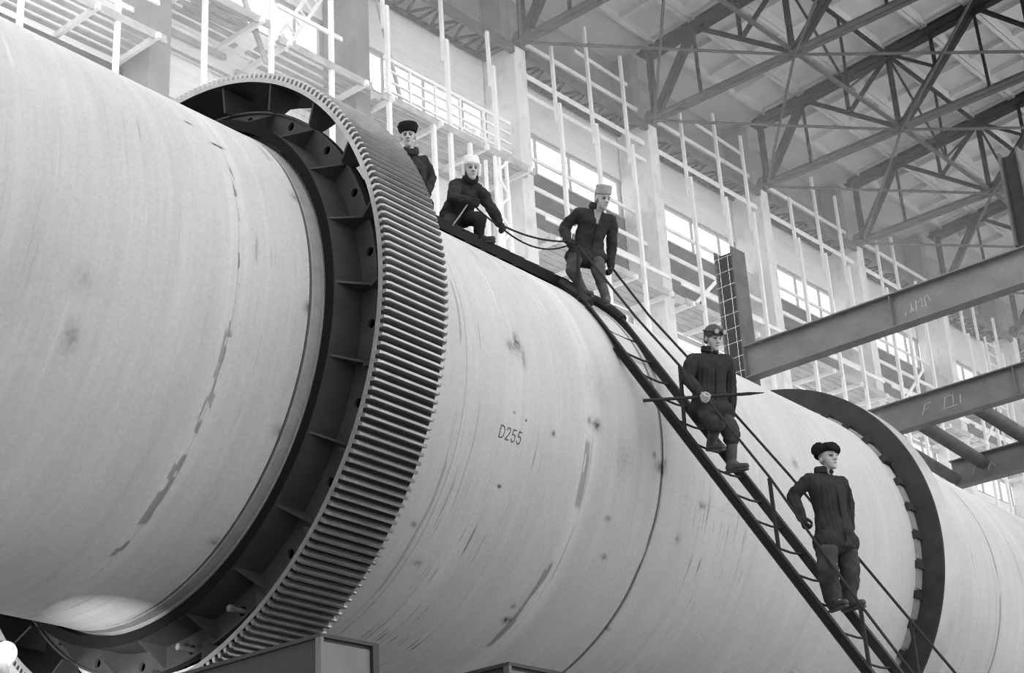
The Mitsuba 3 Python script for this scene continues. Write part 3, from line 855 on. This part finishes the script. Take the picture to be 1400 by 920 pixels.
def person(label, J, ff, uu=(0, 0, 1), hat='ushanka', jacket='mat_jacket', trousers='mat_trousers', boots='mat_boot', gloves='mat_glove',
           quilt=False, feet=((0, -1, 0), (0, -1, 0)), hem=.13, baggy=1., tuck=.5, gap=.17, skirt=.24, shirt=False, bare=(), curl=((1.0, 1.1, .8), (1.0, 1.1, .8)), legs=(1, 1), s=.96, wide=1., seed=0):
    J = {a: np.asarray(b, float) for a, b in J.items()}
    k = thing('person', label, 'person')
    msh, mh = (J['shR'] + J['shL']) / 2, (J['hipR'] + J['hipL']) / 2
    rl = unit(J['shL'] - J['shR']); up = unit(msh - mh); fw = unit(np.cross(rl, up)); rl = np.cross(up, fw)
    fr = [rl, fw, up]
    pel, wai, che = mh + up * .02, mh * .62 + msh * .38, mh * .28 + msh * .72
    hd = J['head']
    ff = unit(ff)
    hm, hfr, at = head_parts(hd, ff, np.asarray(uu, float))
    neck0, neck1 = msh + up * .02 - fw * .01, hd - hfr[2] * .06 - hfr[1] * .01

    def E(c, rad, add=0):
        return ellp(c, fr, [(q + add) * s for q in rad])

    def torso(add, sh):
        return [hull(E(pel, (.155, .115, .10), add), E(wai, (.15, .112, .09), add)), hull(E(wai, (.15, .112, .09), add), E(che, (.168, .118, .11), add)),
                hull(E(che, (.168, .118, .11), add), sp(J['shR'] - up * .015, sh), sp(J['shL'] - up * .015, sh)),
                hull(E(neck0 + up * .035, (.062, .058, .03), add * .5), sp(J['shR'] * .7 + J['shL'] * .3 + up * .0, sh * .75), sp(J['shL'] * .7 + J['shR'] * .3, sh * .75), E(che, (.12, .10, .08), add))]
    # -- the body itself, one continuous figure
    ms = hm + torso(-.012, .044 * s) + chain([neck0, neck1], [.058 * s, .054 * s])
    for q, r in (('R', 0), ('L', 1)):
        sh, el, ha, hip, kn, an = (J[n + q] for n in ('sh', 'el', 'ha', 'hip', 'kn', 'an'))
        ms += chain([sh - up * .02, el, ha], [.044 * s, .038 * s, .029 * s]) + chain([hip, kn, an], [.074 * s, .052 * s, .040 * s])
        f = unit(feet[r])
        ms += [hull(sp(an, .04), sp(an - f * .04 - A3(0, 0, .05), .03), sp(an + f * .15 - A3(0, 0, .06), .026))]
    hands = []
    for q, r in (('R', 0), ('L', 1)):
        d = unit(J['ha' + q] - J['el' + q])
        inward = (rl if q == 'R' else -rl)
        side = unit(fw + .3 * up)
        if abs(side @ d) > .85:
            side = up
        hands.append((J['ha' + q], d, inward - d * (inward @ d) + .05 * fw, side, curl[r]))
        ms += hand_parts(*hands[-1])
    put(k, 'body', solid(ms, .022, 5), 'mat_skin', True)
    for sx in (-1, 1):
        put(k, 'eye', trimesh.Trimesh(ellp(at(sx * .030, .083, .008), hfr, (.014, .010, .007)), trimesh.creation.icosphere(2).faces, process=False), 'mat_feature', True)
        put(k, 'eyebrow', solid(chain([at(sx * .014, .101, .031), at(sx * .048, .083, .032)], [.0035, .0028]), .01, 2), 'mat_feature', True)
    put(k, 'mouth', trimesh.Trimesh(ellp(at(0, .095, -.063), hfr, (.021, .006, .004)), trimesh.creation.icosphere(2).faces, process=False), 'mat_feature', True)
    # -- jacket: trunk, sleeves, hem and collar
    add = .030 * wide
    ms = torso(add, .070 * s * wide)
    hc = mh - up * hem
    ms.append(hull(E(pel, (.155, .115, .08), add), E(hc, (.166, .130, .025), add)))
    hips = [sp(J['hip' + q] + (J['kn' + q] - J['hip' + q]) * skirt, .092 * s * min(baggy, 1.15) + .030) for q in 'RL']
    ms.append(hull(E(pel, (.155, .115, .08), add), *hips))
    ms.append(hull(E(wai, (.15, .112, .05), add), E(mh - up * .01, (.165, .125, .03), add + .008), *[sp(J['hip' + q] + (J['kn' + q] - J['hip' + q]) * skirt * .5, .085 * s * min(baggy, 1.15)) for q in 'RL']))
    for q in 'RL':
        sh, el, ha = (J[n + q] for n in ('sh', 'el', 'ha'))
        cuff = ha + unit(el - ha) * .015
        ms += chain([sh - up * .02, sh * .5 + el * .5, el, el * .45 + ha * .55, cuff], [.074 * s * wide, .074 * s * wide, .067 * s * wide, .058 * s * wide, .047 * s])
    put(k, 'jacket', solid(ms, .014, 5, folds(.012 if quilt else .024, 11. if quilt else 13., (rl, .042) if quilt else None, seed)), jacket, True)
    ring = [neck0 + up * (.062 - .03 * math.cos(t) * .6) + rl * math.sin(t) * .078 * s + fw * (.008 + math.cos(t) * .078 * s) for t in np.linspace(gap, 2 * math.pi - gap, 12)]
    ring2 = [c + up * .035 + (c - neck0 - up * .06) * -.06 for c in ring]
    put(k, 'collar', solid([hull(*[sp(c, .020) for c in ring[i:i + 2] + ring2[i:i + 2]]) for i in range(11)], .015, 3, folds(.006, 20.)), jacket, True)
    line = []
    for t in np.linspace(.97, .05, 9):
        c = hc * (1 - t) + (msh - up * .03) * t
        dep = np.interp(t, [0, .25, .5, .8, 1], [.165, .158, .152, .158, .085]) * s * (1 + .05 * (wide - 1))
        line.append(c + fw * dep)
    put(k, 'placket', solid(chain(line, [.007] * 9), .012, 2), 'mat_fur', True)
    if shirt:
        t0, t1 = neck0 + fw * .06 + up * .02, che + fw * .128 * s + up * .02
        put(k, 'shirt', solid([hull(sp(t0 + rl * .035, .022), sp(t0 - rl * .035, .022), sp(t1, .025)), *chain([neck0 + fw * .01, neck0 + up * .045 + fw * .02], [.066, .06])], .014, 3), 'mat_shirt', True)
        for sx in (-1, 1):
            put(k, 'lapel', solid([hull(sp(t0 + rl * sx * .055, .016), sp(t0 + rl * sx * .085 - up * .05, .016), sp(t1 + rl * sx * .02 - up * .02 + fw * .006, .012))], .014, 2), jacket, True)
    # -- trousers and boots
    ms = [m3.Manifold.hull_points(E(pel - up * .03, (.165, .125, .11), .012))]
    for q, r in (('R', 0), ('L', 1)):
        hip, kn, an = J['hip' + q], J['kn' + q], J['an' + q]
        low = kn + (an - kn) * (tuck if tuck < 1 else .93)
        b = baggy
        ms += chain([hip, hip * .45 + kn * .55, kn, kn * .5 + low * .5, low], [.100 * s, .092 * s * (1 + (b - 1) * .5), .078 * s * b, .072 * s * b, .066 * s * (b if tuck >= 1 else 1)])
    put(k, 'trousers', solid(ms, .018, 4, folds(.022, 13., None, seed + 5)), trousers, True)
    for q, r in (('R', 0), ('L', 1)):
        if not legs[r]:
            continue
        kn, an, f = J['kn' + q], J['an' + q], unit(feet[r])
        dn = A3(0, 0, -1)
        top = kn + (an - kn) * min(tuck, .8)
        bm = chain([top, an], [.064 * s, .054 * s])
        bm.append(hull(sp(an, .052), sp(an - f * .035 + dn * .045, .040), sp(an + f * .085 + dn * .045, .040)))
        bm.append(hull(sp(an + f * .06 + dn * .045, .040), sp(an + f * .165 + dn * .052, .033)))
        bk = put(k, 'boot', solid(bm, .016, 4, folds(.004, 20., None, seed + 9)), boots, True)
        lat = unit(np.cross(f, dn))
        sole = [an + f * a + lat * b2 + dn * c for a, b2 in ((-.075, .028), (-.075, -.028), (.1, .045), (.1, -.045), (.19, .02), (.19, -.02)) for c in (.078, .094)]
        put(bk, 'sole', solid([m3.Manifold.hull_points(np.array(sole))], .05, 0), 'mat_boot')
    for q, r in (('R', 0), ('L', 1)):
        if q in bare:
            continue
        g = gloves[r] if isinstance(gloves, tuple) else gloves
        put(k, 'glove', solid(hand_parts(*hands[r], add=.0035) + chain([J['ha' + q] - hands[r][1] * .06, J['ha' + q]], [.041, .034]), .011, 3), g, True)
    # -- headgear
    M = lambda x, y, z, a, b, c: m3.Manifold.hull_points(ellp(at(x, y, z), hfr, (a, b, c)))
    fur = lambda v: .012 * (meshkit.fbm(v * 40, 3, 3) - .4)
    if hat == 'ushanka':
        ms = [M(0, -.01, .105, .098, .112, .055), hull(ellp(at(0, -.01, .075), hfr, (.096, .110, .018)), ellp(at(0, -.01, .12), hfr, (.10, .112, .02)))]
        ms += [M(-.098, -.015, .100, .032, .085, .058), M(.098, -.015, .100, .032, .085, .058), M(0, .088, .100, .072, .026, .042), M(0, -.10, .07, .08, .03, .05)]
        put(k, 'fur_hat', solid(ms, .012, 4, fur), 'mat_fur', True)
    elif hat == 'white':
        ms = [hull(ellp(at(0, -.012, .07), hfr, (.092, .108, .04)), ellp(at(0, -.015, .135), hfr, (.084, .095, .03)))]
        ms += chain([at(-.084, -.01, .06), at(-.082, .0, -.045)], [.026, .016]) + chain([at(.084, -.01, .06), at(.082, .0, -.045)], [.026, .016])
        ms.append(hull(ellp(at(0, -.07, .05), hfr, (.075, .05, .04)), ellp(at(0, -.065, -.04), hfr, (.065, .04, .03))))
        put(k, 'cap', solid(ms, .013, 4, folds(.005, 30.)), 'mat_hat_white', True)
    elif hat == 'soft':
        ms = [hull(ellp(at(0, -.012, .062), hfr, (.090, .106, .022)), ellp(at(0, -.012, .15), hfr, (.088, .100, .016)))]
        ms.append(hull(ellp(at(0, -.07, .05), hfr, (.078, .05, .03)), ellp(at(0, -.07, -.03), hfr, (.07, .04, .03))))
        put(k, 'cap', solid(ms, .013, 2, folds(.005, 22.)), 'mat_hat_grey', True)
    elif hat == 'goggles':
        ms = [M(0, -.012, .062, .089, .106, .088), hull(ellp(at(0, -.012, .05), hfr, (.092, .108, .014)), ellp(at(0, -.012, .085), hfr, (.091, .107, .014)))]
        ms.append(hull(ellp(at(0, -.07, .05), hfr, (.075, .05, .03)), ellp(at(0, -.066, -.03), hfr, (.066, .04, .03))))
        put(k, 'cap', solid(ms, .013, 3, folds(.006, 22.)), 'mat_jacket_soft' if False else 'mat_boot_felt', True)
        st = [at(math.sin(t) * .100, -.012 + math.cos(t) * .116, .075) for t in np.linspace(0, 2 * math.pi, 25)]
        put(k, 'strap', tube(st, .008, 6), 'mat_feature')
        for sx in (-1, 1):
            gk = put(k, 'goggle', tube([at(sx * .042, .095, .078), at(sx * .046, .133, .080)], .033, 14), 'mat_feature', 30)
            put(gk, 'lens', tube([at(sx * .046, .132, .080), at(sx * .0465, .136, .080)], .025, 14), 'mat_gear_rim', 30)
    else:
        ms = [hull(ellp(at(0, -.015, .07), hfr, (.094, .110, .03)), ellp(at(.0, -.02, .125), hfr, (.112, .128, .03))), M(0, -.02, .15, .10, .112, .03)]
        put(k, 'fur_hat', solid(ms, .013, 4, fur), 'mat_fur', True)
    return k


MAN4 = {'head': (13.98, 7.805, 6.867), 'neck': (13.98, 7.85, 6.74), 'shR': (13.8, 7.94, 6.666), 'shL': (14.15, 7.79, 6.674), 'elR': (13.74, 8.112, 6.518), 'haR': (13.7, 8.015, 6.256), 'elL': (14.24, 7.803, 6.473), 'haL': (14.2, 7.791, 6.198), 'hipR': (13.88, 7.891, 6.103), 'hipL': (14.1, 7.808, 6.115), 'knR': (13.753, 7.844, 5.71), 'knL': (14.072, 7.784, 5.752), 'anR': (13.84, 7.876, 5.434), 'anL': (14.08, 7.858, 5.468)}
MAN3 = {'head': (13.98, 8.978, 8.546), 'neck': (13.98, 9.031, 8.396), 'shR': (13.8, 9.139, 8.321), 'shL': (14.15, 8.962, 8.351), 'elR': (13.72, 9.185, 8.083), 'haR': (13.622, 8.968, 7.809), 'elL': (14.24, 8.996, 8.133), 'haL': (14.24, 9.008, 7.817), 'hipR': (13.88, 9.189, 7.819), 'hipL': (14.1, 9.072, 7.84), 'knR': (13.705, 8.883, 7.492), 'knL': (14.06, 8.936, 7.467), 'anR': (13.899, 9.088, 7.385), 'anL': (14.08, 8.988, 7.168), 'toR': (13.8, 8.92, 7.21), 'toL': (14.08, 8.772, 7.072)}
MAN2 = {'head': (13.944, 10.244, 10.717), 'neck': (13.98, 10.373, 10.628), 'shR': (13.8, 10.497, 10.601), 'shL': (14.15, 10.306, 10.57), 'elR': (13.775, 10.725, 10.447), 'haR': (13.674, 10.591, 10.211), 'elL': (14.22, 10.371, 10.314), 'haL': (14.184, 10.398, 9.98), 'hipR': (13.88, 10.65, 10.162), 'hipL': (14.1, 10.526, 10.17), 'knR': (13.677, 10.559, 9.824), 'knL': (13.935, 10.393, 9.809), 'anR': (13.84, 10.562, 9.623), 'anL': (14.06, 10.406, 9.539), 'toR': (13.82, 10.469, 9.467), 'toL': (13.993, 10.451, 9.339)}
MAN1 = {'head': (12.163, 10.688, 10.6), 'neck': (12.199, 10.754, 10.539), 'shR': (12.072, 10.833, 10.47), 'shL': (12.359, 10.767, 10.489), 'elR': (11.922, 10.764, 10.208), 'haR': (12.011, 10.604, 10.137), 'elL': (12.407, 10.666, 10.252), 'haL': (12.461, 10.57, 9.996), 'hipR': (12.242, 11.098, 10.201), 'hipL': (12.376, 11.074, 10.252), 'knL': (12.305, 10.736, 10.077), 'anL': (12.453, 10.884, 9.946), 'toL': (12.532, 10.759, 9.84), 'knR': (12.028, 10.974, 9.959), 'anR': (12.223, 11.255, 10.0)}
MAN0 = {'head': (11.903, 11.381, 11.213), 'neck': (11.979, 11.408, 11.088), 'shR': (11.843, 11.461, 10.947), 'shL': (12.144, 11.392, 11.022), 'elR': (11.883, 11.57, 10.713), 'haR': (11.856, 11.491, 10.502), 'elL': (12.265, 11.392, 10.809), 'haL': (12.148, 11.374, 10.538), 'hipR': (12.08, 11.623, 10.539), 'hipL': (12.273, 11.538, 10.576), 'knR': (11.902, 11.518, 10.254), 'knL': (12.142, 11.38, 10.286), 'anR': (12.228, 11.764, 10.318), 'anL': (12.451, 11.647, 10.351)}

person('man in a black fur hat and dark quilted jacket, standing lowest on the ladder', MAN4, (-.36, -.92, .02), hat='ushanka', quilt=True, gap=.42, trousers='mat_trousers', tuck=1.,
       baggy=1.36, feet=((-.35, -.93, 0), (-.1, -.99, 0)), hem=.14, seed=1, curl=((.7, .9, .6), (.5, .6, .4)))
person('man in padded jacket with goggles on his cap, gripping a steel bar', MAN3, (-.38, -.83, -.42), hat='goggles', quilt=True, gap=.5, jacket='mat_jacket', trousers='mat_trousers',
       boots='mat_boot_felt', gloves=('mat_glove_light', 'mat_glove'), feet=((-.25, -.9, -.25), (.05, -.98, -.1)), hem=.14, tuck=.25, baggy=1.22, wide=1.08, seed=2)
person('man in pale soft cap and open dark jacket at the top of the ladder', MAN2, (-.40, -.80, -.45), hat='soft', gap=.6, jacket='mat_jacket', trousers='mat_trousers_light',
       boots='mat_boot_felt', feet=((-.3, -.9, -.3), (-.72, -.62, -.35)), hem=.12, tuck=.3, baggy=1.0, shirt=True, seed=3)
person('crouching man in a white cap holding a rope on the crest of the kiln', MAN1, (-.55, -.78, -.22), hat='white', jacket='mat_jacket', trousers='mat_jacket_soft',
       feet=((.6, -.7, 0), (.3, -.9, 0)), hem=.03, skirt=.10, tuck=.6, legs=(1, 1), seed=4)
person('man in a dark round fur hat peering over the toothed ring', MAN0, (-.70, -.62, -.25), hat='round', jacket='mat_jacket_soft', trousers='mat_trousers', hem=.1, tuck=.5, seed=6,
       feet=((-.5, -.8, 0), (-.5, -.8, 0)))

# what they hold
k = thing('steel_bar', 'long pointed steel bar held level by the man with goggles', 'crowbar')
a, b = A3(13.164, 9.38, 7.753), A3(14.125, 8.526, 7.831)
put(k, 'shaft', tube([a, a * .12 + b * .88], .017, 10), 'mat_rope', 30)
put(k, 'point', tube([a * .12 + b * .88, b], [.017, .004], 10), 'mat_rope', 30)


def slack(p, q, drop, n=14):
    p, q = np.asarray(p, float), np.asarray(q, float)
    return [p + (q - p) * t - A3(0, 0, drop) * 4 * t * (1 - t) for t in np.linspace(0, 1, n)]


k = thing('rope', 'thin dark rope stretched from the crouching man to the man in the pale cap', 'rope')
put(k, 'strand', tube(slack(A3(*MAN1['haL']), A3(*MAN2['haR']), .06), .011, 7), 'mat_rope', True)
k = thing('rope', 'second rope from the crouching man, hanging just below the first', 'rope')
put(k, 'strand', tube(slack(A3(*MAN1['haR']), A3(*MAN1['haL']) - A3(0, 0, .03), .02, 8) + slack(A3(*MAN1['haL']) - A3(0, 0, .03), A3(*MAN2['haR']) - A3(0, 0, .05), .14)[1:], .010, 7), 'mat_rope', True)
k = thing('rope', 'short end of rope hanging from the crouching man to the crest of the kiln', 'rope')
put(k, 'strand', tube(slack(A3(*MAN1['haR']), kp(11.85, 2.52, 127), .02), .009, 7), 'mat_shell_ring', True)
